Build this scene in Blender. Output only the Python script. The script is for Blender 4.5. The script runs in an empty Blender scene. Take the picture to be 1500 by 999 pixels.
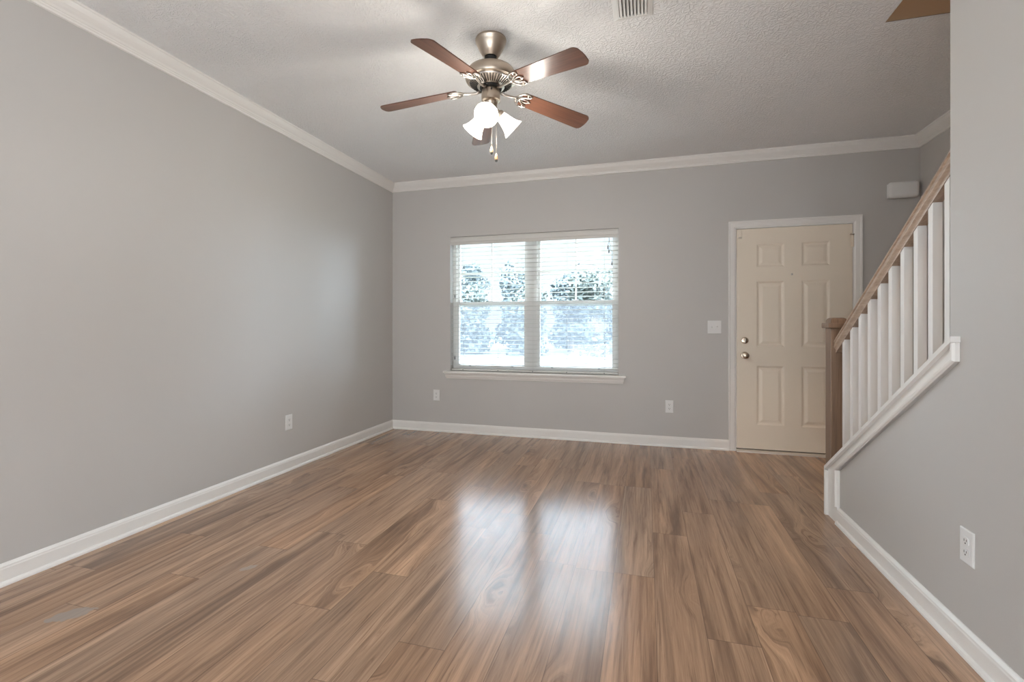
import bpy, bmesh, math, random
from mathutils import Vector, Matrix
random.seed(7)
PI = math.pi
S = bpy.context.scene
C = S.collection

# ------------------------------------------------------------------ camera
cam_d = bpy.data.cameras.new('camera'); cam = bpy.data.objects.new('camera', cam_d); C.objects.link(cam)
EYE = 1.13
cam.location = (0, 0, EYE)
cam.rotation_euler = (PI/2, 0, math.radians(15.79))
cam_d.sensor_width = 36; cam_d.lens = 693/1500*36; cam_d.shift_y = -21.5/1500
cam_d.clip_start = 0.05; cam_d.clip_end = 300
S.camera = cam

# ------------------------------------------------------------------ dimensions
XL, XS, XI, XR = -2.705, 1.065, 1.190, 2.187     # left wall, stair wall face, stairwell inner face, far right wall
YB, YR, HC = 4.69, -2.6, 2.70
WX0, WX1, WZ0, WZ1 = -2.012, -0.254, 0.655, 2.083
DX0, DX1, DZ1 = 0.778, 1.720, 2.028
YW = 2.088                                       # end of the full height stair wall
OY = 2.871                                       # far edge of the ceiling opening over the stairs
SL = 0.655
def zcap(y): return 0.298 - SL*(y-3.246)         # top of the sloping cap

# ------------------------------------------------------------------ exposure, sky, large lights
vs = S.view_settings
S.display_settings.display_device = 'sRGB'
vs.view_transform = 'Standard'; vs.look = 'None'; vs.gamma = 1; vs.use_curve_mapping = False
vs.exposure = 0.78
SKY = 18            # radiance of the sky overhead
HORIZON = 0.95        # and near the horizon
SIDE = 30          # and low down at the sides
RIGHT = 29         # added fill light in the right wall, behind the camera (W)
REAR = 0.5           # added fill light at the rear wall, out of view (W)
UPFILL = 40         # added fill light tilted up towards the ceiling (W)
LAMP = 6           # each fan lamp (W)
w = bpy.data.worlds.new('World'); S.world = w; w.use_nodes = True
nt = w.node_tree; nt.nodes.clear()
bg = nt.nodes.new('ShaderNodeBackground'); out = nt.nodes.new('ShaderNodeOutputWorld')
bg.inputs[0].default_value = (0.70, 0.85, 1.0, 1); bg.inputs[1].default_value = SKY
# overcast sky: pale at the horizon, several times brighter overhead
tc = nt.nodes.new('ShaderNodeTexCoord'); sx = nt.nodes.new('ShaderNodeSeparateXYZ'); mr = nt.nodes.new('ShaderNodeMapRange')
mr.interpolation_type = 'SMOOTHSTEP'
for k_, v_ in (('From Min', 0.19), ('From Max', 0.36), ('To Min', HORIZON), ('To Max', SKY)): mr.inputs[k_].default_value = v_
nt.links.new(tc.outputs['Generated'], sx.inputs[0]); nt.links.new(sx.outputs['Z'], mr.inputs['Value']); 
# brighter open sky low down on both sides, clear of the trees
def wnode(op, a, b_):
    m_ = nt.nodes.new('ShaderNodeMath'); m_.operation = op
    for k_, v_ in enumerate((a, b_)):
        if isinstance(v_, bpy.types.NodeSocket): nt.links.new(v_, m_.inputs[k_])
        else: m_.inputs[k_].default_value = v_
    return m_.outputs[0]
def wstep(src, lo, hi, a, b_):
    m_ = nt.nodes.new('ShaderNodeMapRange'); m_.interpolation_type = 'SMOOTHSTEP'
    for k_, v_ in (('From Min', lo), ('From Max', hi), ('To Min', a), ('To Max', b_)): m_.inputs[k_].default_value = v_
    nt.links.new(src, m_.inputs['Value']); return m_.outputs[0]
side = wnode('MULTIPLY', wstep(wnode('ABSOLUTE', sx.outputs['X'], 0.0), 0.52, 0.88, 0.0, SIDE), wstep(sx.outputs['Z'], 0.25, 0.50, 1.0, 0.0))
nt.links.new(wnode('ADD', mr.outputs[0], side), bg.inputs[1])
nt.links.new(bg.outputs[0], out.inputs[0])

def area(name, loc, rot, sx, sy, power, col, portal=False):
    d = bpy.data.lights.new(name, 'AREA'); d.shape = 'RECTANGLE'; d.size = sx; d.size_y = sy
    d.energy = power; d.color = col
    if portal: d.cycles.is_portal = True
    o = bpy.data.objects.new(name, d); C.objects.link(o); o.location = loc; o.rotation_euler = rot
    return o
# added fill light at the rear wall, behind the camera
area('rear_fill', (-0.85, -2.72, 1.2), (PI/2, 0, 0), 3.2, 2.1, REAR, (0.95, 0.975, 1.0))
# second added fill, tilted upward to brighten the ceiling
area('upward_fill', (-0.55, -2.62, 0.45), (math.radians(142), 0, 0), 2.6, 0.7, UPFILL, (0.93, 0.97, 1.0))
area('right_fill', (XS+0.06, -1.70, 1.15), (0, PI/2, 0), 2.0, 1.5, RIGHT, (0.96, 0.98, 1.0))  # added fill light, out of view, mainly for the left wall
area('window_daylight_portal', (-1.13, 4.875, 1.37), (-PI/2, 0, 0), 1.76, 1.45, 1, (1, 1, 1), True)

# ------------------------------------------------------------------ materials
def mat(name, col, rough=0.5, metal=0.0, **kw):
    m = bpy.data.materials.new(name); m.use_nodes = True
    b = m.node_tree.nodes['Principled BSDF']
    b.inputs['Base Color'].default_value = (*col, 1); b.inputs['Roughness'].default_value = rough
    b.inputs['Metallic'].default_value = metal
    for k, v in kw.items(): b.inputs[k].default_value = v
    return m
class N:
    """tiny node-graph helper"""
    def __init__(s, m): s.t = m.node_tree; s.b = s.t.nodes.get('Principled BSDF')
    def n(s, typ, **kw):
        o = s.t.nodes.new(typ)
        for k, v in kw.items(): setattr(o, k, v)
        return o
    def l(s, a, b): s.t.links.new(a, b)
    def val(s, i, v):
        if hasattr(v, 'is_linked') or isinstance(v, bpy.types.NodeSocket): s.l(v, i)
        else: i.default_value = v
    def math(s, op, a, b=0.0, c=None):
        o = s.n('ShaderNodeMath', operation=op); s.val(o.inputs[0], a); s.val(o.inputs[1], b)
        if c is not None: s.val(o.inputs[2], c)
        return o.outputs[0]
    def noise(s, vec, scale, detail=3.0, rough=0.5, dist=0.0):
        o = s.n('ShaderNodeTexNoise'); s.l(vec, o.inputs['Vector'])
        o.inputs['Scale'].default_value = scale; o.inputs['Detail'].default_value = detail
        o.inputs['Roughness'].default_value = rough; o.inputs['Distortion'].default_value = dist
        return o.outputs['Fac']
    def ramp(s, fac, stops, interp='LINEAR'):
        o = s.n('ShaderNodeValToRGB'); s.l(fac, o.inputs[0]); r = o.color_ramp; r.interpolation = interp
        while len(r.elements) < len(stops): r.elements.new(0.5)
        for e, (p, c) in zip(r.elements, stops): e.position = p; e.color = (*c, 1) if len(c) == 3 else c
        return o.outputs[0]
    def mix(s, fac, a, b, mode='MIX'):
        o = s.n('ShaderNodeMix', data_type='RGBA', blend_type=mode)
        s.val(o.inputs[0], fac)
        for i, v in ((6, a), (7, b)):
            if isinstance(v, tuple): o.inputs[i].default_value = (*v, 1)
            else: s.l(v, o.inputs[i])
        return o.outputs[2]
    def bump(s, h, strength, dist=0.01):
        o = s.n('ShaderNodeBump'); o.inputs['Strength'].default_value = strength; o.inputs['Distance'].default_value = dist
        s.l(h, o.inputs['Height']); s.l(o.outputs[0], s.b.inputs['Normal'])
    def obj(s): return s.n('ShaderNodeTexCoord').outputs['Object']
    def xyz(s, v):
        o = s.n('ShaderNodeSeparateXYZ'); s.l(v, o.inputs[0]); return o.outputs
    def comb(s, x, y, z=0.0):
        o = s.n('ShaderNodeCombineXYZ')
        for i, v in enumerate((x, y, z)): s.val(o.inputs[i], v)
        return o.outputs[0]

def paint(name, col, rough=0.55, bump=0.03, scale=220):
    m = mat(name, col, rough); g = N(m); v = g.obj()
    g.bump(g.noise(v, scale, 2.0), bump, 0.002)
    f = g.noise(v, 1.3, 2.0)
    c = g.mix(f, tuple(x*0.985 for x in col), tuple(min(1, x*1.015) for x in col)); g.l(c, g.b.inputs['Base Color'])
    return m
M_wall = paint('greige_wall_paint', (0.553, 0.531, 0.508), 0.5, 0.06, 160)
M_tan = paint('tan_stairwell', (0.17, 0.122, 0.082), 0.5, 0.06, 160)  # even dark tan on the upper stairwell walls
M_trim = paint('white_trim_paint', (0.85, 0.825, 0.79), 0.35, 0.02)
M_door = paint('cream_door_paint', (0.86, 0.76, 0.63), 0.40, 0.03)
M_vinyl = mat('white_vinyl', (0.82, 0.80, 0.77), 0.4)
M_slat = mat('white_blind_slat', (0.66, 0.645, 0.61), 0.4)
M_plastic = mat('white_plastic', (0.80, 0.79, 0.77), 0.35)
M_plate = mat('white_plate', (0.80, 0.79, 0.775), 0.3)
M_dark = mat('dark_slot', (0.03, 0.028, 0.025), 0.6)
M_grey = mat('grey_cord', (0.20, 0.20, 0.20), 0.6)
M_black = mat('black_rubber', (0.012, 0.011, 0.010), 0.6)
M_bronze = mat('brown_weatherstrip', (0.05, 0.03, 0.02), 0.6)
M_alum = mat('aluminium_threshold', (0.72, 0.66, 0.60), 0.4, 0.3)

def brushed(name, col, rough):
    m = mat(name, col, rough, 1.0); g = N(m); x = g.xyz(g.obj())
    f = g.noise(g.comb(g.math('MULTIPLY', x[0], 40.), g.math('MULTIPLY', x[1], 40.), g.math('MULTIPLY', x[2], 400.)), 1.0, 2.0)
    g.l(g.math('MULTIPLY_ADD', f, 0.16, rough - 0.08), g.b.inputs['Roughness'])
    return m
M_nickel = brushed('brushed_nickel', (0.52, 0.44, 0.36), 0.32)
M_nickel_b = brushed('bright_nickel', (0.60, 0.55, 0.50), 0.33)
M_knob = brushed('satin_nickel', (0.62, 0.53, 0.43), 0.25)

# ceiling: brushed "stomp" plaster
M_ceil = mat('stomped_ceiling_plaster', (0.88, 0.878, 0.875), 0.7)
g = N(M_ceil); v = g.obj()
warp = g.n('ShaderNodeVectorMath', operation='MULTIPLY_ADD')
nz = g.n('ShaderNodeTexNoise'); nz.inputs['Scale'].default_value = 9; nz.inputs['Detail'].default_value = 2; g.l(v, nz.inputs['Vector'])
g.l(nz.outputs['Color'], warp.inputs[0]); warp.inputs[1].default_value = (0.10, 0.10, 0.10); g.l(v, warp.inputs[2])
vor = g.n('ShaderNodeTexVoronoi', feature='DISTANCE_TO_EDGE'); vor.inputs['Scale'].default_value = 42; g.l(warp.outputs[0], vor.inputs['Vector'])
ridge = g.ramp(vor.outputs['Distance'], [(0.0, (1, 1, 1)), (0.16, (0.25,)*3), (0.4, (0,)*3)])
n2 = g.noise(warp.outputs[0], 75, 3.0, 0.6, 1.6)
n3 = g.ramp(g.noise(v, 3.2, 2.0), [(0.30, (0.45,)*3), (0.68, (1, 1, 1))])
h = g.math('MULTIPLY', g.math('MULTIPLY_ADD', ridge, 0.55, g.math('MULTIPLY', n2, 0.9)), n3)
g.bump(h, 0.65, 0.012)

# floor: 178 mm wood-look planks running away from the camera
M_floor = mat('wood_plank_floor', (0.3, 0.2, 0.13), 0.33)
g = N(M_floor); v = g.obj(); X, Y, Z = g.xyz(v)
PW, PL = 0.178, 1.22
u = g.math('DIVIDE', g.math('SUBTRACT', X, 0.037), PW); row = g.math('FLOOR', u); fu = g.math('FRACT', u)
def white(a, b=0.0):
    o = g.n('ShaderNodeTexWhiteNoise', noise_dimensions='2D'); g.l(g.comb(a, b), o.inputs['Vector']); return o.outputs
ro = white(row, 3.3)['Value']
vv = g.math('ADD', g.math('DIVIDE', Y, PL), g.math('MULTIPLY', ro, 7.31)); cell = g.math('FLOOR', vv); fv = g.math('FRACT', vv)
pr = white(row, cell); p1 = pr['Value']; pc = g.xyz(pr['Color'])
off = g.math('MULTIPLY', p1, 37.0); off2 = g.math('MULTIPLY', pc[1], 91.0)
# wide cathedral bands, medium streaks and fine grain, each stretched along the plank
bx = g.math('ADD', g.math('MULTIPLY', X, 13.0), off); by = g.math('ADD', g.math('MULTIPLY', Y, 0.75), off2)
# knots pull the grain aside
wob = g.noise(v, 9.0, 2.0)
kn = g.n('ShaderNodeTexVoronoi', feature='F1'); kn.inputs['Scale'].default_value = 1.0
g.l(g.comb(g.math('ADD', g.math('MULTIPLY_ADD', X, 4.6, off), g.math('MULTIPLY', wob, 0.30)), g.math('ADD', g.math('MULTIPLY', Y, 1.25), off2), 0.0), kn.inputs['Vector'])
near = g.ramp(kn.outputs['Distance'], [(0.0, (1, 1, 1)), (0.34, (0,)*3)], 'EASE')
bx = g.math('ADD', bx, g.math('MULTIPLY', near, 1.3))
band = g.noise(g.comb(bx, by, off), 1.0, 4.0, 0.58, 0.7)
sxx = g.math('ADD', g.math('ADD', g.math('MULTIPLY', X, 52.0), off2), g.math('MULTIPLY', near, 5.0))
streak = g.noise(g.comb(sxx, g.math('ADD', g.math('MULTIPLY', Y, 1.9), off), off2), 1.0, 5.0, 0.65, 1.0)
fine = g.noise(g.comb(g.math('MULTIPLY', X, 300.0), g.math('MULTIPLY', Y, 7.0), off), 1.0, 4.0, 0.7)
base = g.ramp(band, [(0.30, (0.187, 0.103, 0.061)), (0.43, (0.335, 0.191, 0.111)), (0.54, (0.460, 0.267, 0.157)), (0.66, (0.584, 0.348, 0.206)), (0.80, (0.673, 0.413, 0.251))])
grey = g.ramp(band, [(0.30, (0.211, 0.135, 0.090)), (0.48, (0.373, 0.239, 0.157)), (0.68, (0.536, 0.345, 0.226))])
col = g.mix(g.math('MULTIPLY', pc[0], 1.0), base, grey)
col = g.mix(g.ramp(streak, [(0.30, (0.80,)*3), (0.45, (0.22,)*3), (0.56, (0,)*3)]), col, (0.168, 0.096, 0.059))
col = g.mix(g.ramp(streak, [(0.58, (0,)*3), (0.80, (0.22,)*3)]), col, (0.747, 0.482, 0.294))
tone = g.math('MULTIPLY_ADD', pc[2], 0.22, 0.90)
ft = g.math('MULTIPLY_ADD', fine, 0.60, 0.70)
tt = g.math('MULTIPLY', tone, ft)
col = g.mix(1.0, col, g.comb(tt, tt, tt), 'MULTIPLY')
col = g.mix(g.ramp(kn.outputs['Distance'], [(0.015, (0.85,)*3), (0.05, (0.45,)*3), (0.11, (0,)*3)]), col, (0.085, 0.056, 0.042))
# seams
eu = g.math('MULTIPLY', g.math('MINIMUM', fu, g.math('SUBTRACT', 1.0, fu)), PW)
ev = g.math('MULTIPLY', g.math('MINIMUM', fv, g.math('SUBTRACT', 1.0, fv)), PL)
ed = g.math('MINIMUM', eu, ev)
seam = g.ramp(g.math('DIVIDE', ed, 0.0030), [(0.15, (0.55,)*3), (0.7, (0,)*3)])
col = g.mix(seam, col, (0.06, 0.04, 0.03))
# two dried pale smears on the floor at the left
def smear(cx, cy, rx, ry, ang, amt, colr, prev):
    ca, sa = math.cos(ang), math.sin(ang)
    dx = g.math('SUBTRACT', X, cx); dy = g.math('SUBTRACT', Y, cy)
    a = g.math('DIVIDE', g.math('ADD', g.math('MULTIPLY', dx, ca), g.math('MULTIPLY', dy, sa)), rx)
    b = g.math('DIVIDE', g.math('SUBTRACT', g.math('MULTIPLY', dy, ca), g.math('MULTIPLY', dx, sa)), ry)
    d = g.math('SQRT', g.math('ADD', g.math('MULTIPLY', a, a), g.math('MULTIPLY', b, b)))
    d = g.math('ADD', d, g.math('MULTIPLY', g.math('SUBTRACT', g.noise(v, 22.0, 3.0), 0.5), 1.6))
    return g.mix(g.math('MULTIPLY', g.ramp(d, [(0.86, (1, 1, 1)), (0.94, (0,)*3)]), amt), prev, colr)
col = smear(-2.165, 1.315, 0.075, 0.042, 0.75, 0.75, (0.36, 0.315, 0.275), col)
col = smear(-1.79, 1.795, 0.040, 0.022, 0.9, 0.6, (0.40, 0.35, 0.30), col)
g.l(col, g.b.inputs['Base Color'])
g.l(g.math('ADD', g.math('MULTIPLY_ADD', streak, 0.08, 0.17), g.math('MULTIPLY', fine, 0.05)), g.b.inputs['Roughness'])
hh = g.math('SUBTRACT', g.math('MULTIPLY_ADD', fine, 0.25, g.math('MULTIPLY', streak, 0.35)), g.math('MULTIPLY', seam, 0.8))
g.bump(hh, 0.07, 0.002)
g.b.inputs['Specular IOR Level'].default_value = 0.42; g.b.inputs['Coat Weight'].default_value = 0.22; g.b.inputs['Coat IOR'].default_value = 1.5; g.b.inputs['Coat Roughness'].default_value = 0.14

def wood(name, dark, light, along='X', rough=0.4, sc=1.0):
    m = mat(name, light, rough); g = N(m); x = g.xyz(g.obj())
    k = {'X': (2.5, 70, 70), 'Y': (70, 2.5, 70), 'Z': (70, 70, 2.5)}[along]
    vec = g.comb(*[g.math('MULTIPLY', x[i], k[i]*sc) for i in range(3)])
    f = g.noise(vec, 1.0, 5.0, 0.6, 0.8)
    g.l(g.ramp(f, [(0.3, dark), (0.7, light)]), g.b.inputs['Base Color'])
    g.bump(f, 0.08, 0.001)
    return m
M_blade = wood('cherry_blade', (0.070, 0.030, 0.018), (0.150, 0.066, 0.040), 'X', 0.30)
M_newel = wood('stained_oak_post', (0.19, 0.118, 0.075), (0.29, 0.19, 0.125), 'Z', 0.4)
M_rail = wood('stained_oak_rail', (0.33, 0.235, 0.17), (0.50, 0.375, 0.285), 'Y', 0.35)

M_shade = bpy.data.materials.new('lit_frosted_glass'); M_shade.use_nodes = True
g = N(M_shade); b = g.b
b.inputs['Base Color'].default_value = (0.95, 0.94, 0.91, 1); b.inputs['Roughness'].default_value = 0.3
b.inputs['Emission Color'].default_value = (1.0, 0.95, 0.86, 1); b.inputs['Emission Strength'].default_value = 1.1
M_bulb = bpy.data.materials.new('lit_bulb'); M_bulb.use_nodes = True
b = M_bulb.node_tree.nodes['Principled BSDF']; b.inputs['Base Color'].default_value = (1, 1, 1, 1)
b.inputs['Emission Color'].default_value = (1.0, 0.94, 0.84, 1); b.inputs['Emission Strength'].default_value = 6.0

M_glass = bpy.data.materials.new('window_glass'); M_glass.use_nodes = True
t = M_glass.node_tree; t.nodes.clear()
o_ = t.nodes.new('ShaderNodeOutputMaterial'); mx = t.nodes.new('ShaderNodeMixShader'); tr = t.nodes.new('ShaderNodeBsdfTransparent')
gl = t.nodes.new('ShaderNodeBsdfGlossy'); gl.inputs['Roughness'].default_value = 0.02; fr = t.nodes.new('ShaderNodeFresnel'); fr.inputs[0].default_value = 1.3
tr.inputs[0].default_value = (0.95, 0.965, 0.96, 1)
t.links.new(fr.outputs[0], mx.inputs[0]); t.links.new(tr.outputs[0], mx.inputs[1]); t.links.new(gl.outputs[0], mx.inputs[2]); t.links.new(mx.outputs[0], o_.inputs[0])
M_screen = bpy.data.materials.new('insect_screen'); M_screen.use_nodes = True
t = M_screen.node_tree; t.nodes.clear()
o_ = t.nodes.new('ShaderNodeOutputMaterial'); mx = t.nodes.new('ShaderNodeMixShader'); tr = t.nodes.new('ShaderNodeBsdfTransparent')
df = t.nodes.new('ShaderNodeBsdfTranslucent'); df.inputs[0].default_value = (0.10, 0.105, 0.115, 1); mx.inputs[0].default_value = 0.30
t.links.new(tr.outputs[0], mx.inputs[1]); t.links.new(df.outputs[0], mx.inputs[2]); t.links.new(mx.outputs[0], o_.inputs[0])

# ------------------------------------------------------------------ mesh helpers
def box(bm, x0, x1, y0, y1, z0, z1, bev=0.0, seg=2):
    vs = [bm.verts.new((x, y, z)) for x in (x0, x1) for y in (y0, y1) for z in (z0, z1)]
    F = [(0,1,3,2), (4,6,7,5), (0,4,5,1), (2,3,7,6), (0,2,6,4), (1,5,7,3)]
    fs = [bm.faces.new([vs[i] for i in f]) for f in F]
    if bev > 0:
        es = list({e for f in fs for e in f.edges})
        bmesh.ops.bevel(bm, geom=es, offset=bev, segments=seg, profile=0.5, affect='EDGES')
    return fs
def prism(bm, poly, lo, hi, axis='X'):
    """extrude a 2D polygon: axis X -> poly in (y,z); Y -> (x,z); Z -> (x,y)"""
    def P(a, b, c): return {'X': (c, a, b), 'Y': (a, c, b), 'Z': (a, b, c)}[axis]
    A = [bm.verts.new(P(a, b, lo)) for a, b in poly]; B = [bm.verts.new(P(a, b, hi)) for a, b in poly]
    n = len(poly); bm.faces.new(A); bm.faces.new(B[::-1])
    for i in range(n): bm.faces.new((A[i], B[i], B[(i+1) % n], A[(i+1) % n]))
def lathe(bm, prof, seg=40, M=None, caps=True):
    """prof: list of (r,z); revolves about Z, then transforms by M"""
    rings = []; M = M or Matrix()
    for r, z in prof:
        if r < 1e-6: rings.append([bm.verts.new(M @ Vector((0, 0, z)))])
        else: rings.append([bm.verts.new(M @ Vector((r*math.cos(2*PI*k/seg), r*math.sin(2*PI*k/seg), z))) for k in range(seg)])
    for a, b in zip(rings, rings[1:]):
        if len(a) == 1 and len(b) == 1: continue
        for k in range(seg):
            k2 = (k+1) % seg
            if len(a) == 1: bm.faces.new((a[0], b[k], b[k2]))
            elif len(b) == 1: bm.faces.new((a[k], a[k2], b[0]))
            else: bm.faces.new((a[k], a[k2], b[k2], b[k]))
    if caps:
        for rg in (rings[0], rings[-1]):
            if len(rg) > 2: bm.faces.new(rg)
def tube(bm, pts, r, seg=8, closed=False):
    pts = [Vector(p) for p in pts]; n = len(pts); rings = []
    up = Vector((0, 0, 1))
    for i, p in enumerate(pts):
        if closed: d = pts[(i+1) % n] - pts[i-1]
        else: d = pts[min(i+1, n-1)] - pts[max(i-1, 0)]
        d.normalize(); u = up if abs(d.z) < 0.95 else Vector((1, 0, 0))
        a = d.cross(u).normalized(); b2 = a.cross(d)
        rr = r[i] if isinstance(r, (list, tuple)) else r
        rings.append([bm.verts.new(p + a*rr*math.cos(2*PI*k/seg) + b2*rr*math.sin(2*PI*k/seg)) for k in range(seg)])
    for i in range(n if closed else n-1):
        A, B = rings[i], rings[(i+1) % n]
        for k in range(seg): bm.faces.new((A[k], A[(k+1) % seg], B[(k+1) % seg], B[k]))
    if not closed: bm.faces.new(rings[0]); bm.faces.new(rings[-1])
def sweep(bm, path, prof, tomap, only=None):
    """mitred sweep of a profile (o,h) along a planar path; o is the offset to the left of travel, h leaves the plane"""
    P = [Vector(p) for p in path]; n = len(P); offs = []
    for i in range(n):
        d0 = (P[i]-P[i-1]).normalized() if i > 0 else None; d1 = (P[i+1]-P[i]).normalized() if i < n-1 else None
        n0 = Vector((-d0.y, d0.x)) if d0 else None; n1 = Vector((-d1.y, d1.x)) if d1 else None
        if n0 is None: m = n1
        elif n1 is None: m = n0
        else:
            m = (n0+n1).normalized(); m = m/max(0.2, m.dot(n0))
        offs.append(m)
    for i in range(n-1):
        if only is not None and i not in only: continue
        A = [bm.verts.new(tomap(P[i] + offs[i]*o, h)) for o, h in prof]
        B = [bm.verts.new(tomap(P[i+1] + offs[i+1]*o, h)) for o, h in prof]
        k = len(prof)
        for j in range(k): bm.faces.new((A[j], A[(j+1) % k], B[(j+1) % k], B[j]))
        bm.faces.new(A[::-1]); bm.faces.new(B)
def obj(name, bm, m, parent=None, smooth=False, origin=None, angle=40):
    """link a mesh; geometry is in world coordinates, moved into the parent's (or its own origin's) frame"""
    loc = Vector(origin) if origin is not None else (Vector(parent['_loc']) if parent is not None and '_loc' in parent else Vector((0, 0, 0)))
    bmesh.ops.translate(bm, verts=bm.verts, vec=-loc)
    bmesh.ops.recalc_face_normals(bm, faces=bm.faces)
    me = bpy.data.meshes.new(name); bm.to_mesh(me); bm.free()
    me.materials.append(m)
    if smooth:
        me.polygons.foreach_set('use_smooth', [True]*len(me.polygons)); me.set_sharp_from_angle(angle=math.radians(angle))
    o = bpy.data.objects.new(name, me); C.objects.link(o)
    if parent is not None: o.parent = parent; o['_loc'] = list(loc)
    else: o.location = loc; o['_loc'] = list(loc)
    return o
def thing(name, label, cat, loc=(0, 0, 0), group=None):
    o = bpy.data.objects.new(name, None); C.objects.link(o); o.location = loc; o['_loc'] = list(loc)
    o.empty_display_size = 0.05
    o['label'] = label; o['category'] = cat; o['kind'] = 'thing'
    if group: o['group'] = group
    return o
def struct(o, label=None, cat=None):
    o['kind'] = 'structure'
    if label: o['label'] = label
    if cat: o['category'] = cat
    return o
B = bmesh.new

# ------------------------------------------------------------------ room shell
bm = B(); box(bm, XL-0.15, XR+0.15, YR-0.15, YB+0.16, -0.12, 0); struct(obj('floor', bm, M_floor), 'brown wood-look plank floor of the living room', 'floor')
bm = B()
box(bm, XL-0.15, XI, YR-0.15, YB+0.16, HC, HC+0.3); box(bm, XI, XR+0.15, OY+0.006, YB+0.16, HC, HC+0.3); box(bm, XI, XR+0.15, YR-0.15, -1.0, HC, HC+0.3)
struct(obj('ceiling', bm, M_ceil), 'white stomp-textured ceiling', 'ceiling')
bm = B(); box(bm, XL-0.15, XL, YR-0.15, YB+0.16, 0, HC)
struct(obj('wall_left', bm, M_wall), 'long plain greige wall on the left', 'wall')
bm = B(); Y1 = YB+0.16
box(bm, XL, WX0, YB, Y1, 0, HC); box(bm, WX0, WX1, YB, Y1, 0, WZ0-0.02); box(bm, WX0, WX1, YB, Y1, WZ1, HC)
box(bm, WX1, DX0, YB, Y1, 0, HC); box(bm, DX0, DX1, YB, Y1, DZ1, HC); box(bm, DX1, XR, YB, Y1, 0, HC)
struct(obj('wall_back', bm, M_wall), 'greige wall with the window and the front door', 'wall')
bm = B()
box(bm, XS, XI, -0.92, YW, 0, HC); box(bm, XS, XI, YR, -2.48, 0, HC); box(bm, XS, XI, -2.48, -0.92, 2.18, HC)  # the opening behind the camera is added for the right fill light
prism(bm, [(YW, 0), (3.262, 0), (3.262, zcap(3.262)-0.02), (YW, zcap(YW)-0.02)], XS, XI, 'X')
struct(obj('wall_stair', bm, M_wall), 'pale wall beside the stairs with its sloping half wall', 'wall')
bm = B(); box(bm, XR, XR+0.15, YR-0.15, YB+0.16, 0, 5.2); struct(obj('wall_right', bm, M_wall), 'greige wall on the far side of the stairs', 'wall')
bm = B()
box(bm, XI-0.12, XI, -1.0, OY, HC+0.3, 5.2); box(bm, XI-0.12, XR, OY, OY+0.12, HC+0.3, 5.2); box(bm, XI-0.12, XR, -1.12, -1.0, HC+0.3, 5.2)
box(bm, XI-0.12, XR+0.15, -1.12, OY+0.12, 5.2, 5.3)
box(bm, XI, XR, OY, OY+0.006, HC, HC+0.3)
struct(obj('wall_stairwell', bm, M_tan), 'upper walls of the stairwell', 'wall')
# rear wall (behind the camera) with a made-up opening for the fill lights
bm = B()
box(bm, XL, -2.5, YR-0.12, YR, 0, HC); box(bm, 0.8, XS, YR-0.12, YR, 0, HC); box(bm, -2.5, 0.8, YR-0.12, YR, 2.28, HC); box(bm, XI, XR, YR-0.12, YR, 0, HC)
box(bm, -0.89, -0.81, YR-0.10, YR-0.03, 0, 2.28)
struct(obj('wall_rear', bm, M_wall), 'unseen rear wall with an added opening for fill light', 'wall')
bm = B(); box(bm, XL-0.15, XR+0.15, YR-2.2, YR-0.121, 2.70, 2.80); box(bm, XL-0.15, XL-0.05, YR-2.2, YR-0.121, 0, 2.70); box(bm, XR, XR+0.15, YR-2.2, YR-0.121, 0, 2.70); box(bm, XL-0.05, XR, YR-2.3, YR-2.2, 0, 2.70)  # added shell around the rear opening, shuts out sky light
struct(obj('wall_sky_blocker', bm, M_wall), 'unseen enclosure added to keep sky light out of the rear opening', 'wall')

# stair flight behind the half wall
bm = B()
for i in range(14):
    y0 = 3.20-0.28*i
    box(bm, XI+0.003, XR-0.003, y0-0.30, y0, max(0.0, 0.183*i-0.12), 0.183*(i+1))
struct(obj('stairs', bm, wood('stair_tread', (0.20, 0.13, 0.09), (0.30, 0.2, 0.14), 'X', 0.4)), 'stair flight rising behind the half wall', 'stairs')

# baseboards and crown (one object per wall)
base_prof = [(0, 0), (0.026, 0), (0.0255, 0.008), (0.022, 0.015), (0.0145, 0.019), (0.0145, 0.072), (0.0125, 0.077), (0.012, 0.083), (0.007, 0.090), (0.004, 0.095), (0, 0.095)]
crown_prof = [(0, 0), (0.066, 0), (0.066, -0.010), (0.061, -0.013), (0.058, -0.020), (0.050, -0.034), (0.038, -0.046), (0.027, -0.055), (0.020, -0.064), (0.016, -0.066), (0.015, -0.072), (0.011, -0.076), (0.010, -0.086), (0, -0.088)]
zbase = lambda p, h: (p.x, p.y, h)
zcrown = lambda p, h: (p.x, p.y, HC+h)
CX0, CX1 = DX0-0.053, DX1+0.053
pathb = [(CX0, YB), (XL, YB), (XL, YR)]
bm = B(); sweep(bm, pathb, base_prof, zbase, [0]); struct(obj('baseboard_back', bm, M_trim), 'white baseboard under the window', 'baseboard')
bm = B(); sweep(bm, pathb, base_prof, zbase, [1]); struct(obj('baseboard_left', bm, M_trim), 'white baseboard along the left wall', 'baseboard')
bm = B(); sweep(bm, [(XS, -0.92), (XS, 3.105)], base_prof, zbase); struct(obj('baseboard_stair', bm, M_trim), 'white baseboard along the stair wall', 'baseboard')
bm = B(); sweep(bm, [(XR, 3.30), (XR, YB), (CX1, YB)], base_prof, zbase); struct(obj('baseboard_right', bm, M_trim), 'white baseboard right of the door', 'baseboard')
pathc = [(XR, OY), (XR, YB), (XL, YB), (XL, YR)]
bm = B(); sweep(bm, pathc, crown_prof, zcrown, [0]); struct(obj('trim_1', bm, M_trim), 'crown moulding on the wall behind the stairs', 'crown moulding')
bm = B(); sweep(bm, pathc, crown_prof, zcrown, [1]); struct(obj('trim_2', bm, M_trim), 'crown moulding along the window wall', 'crown moulding')
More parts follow.
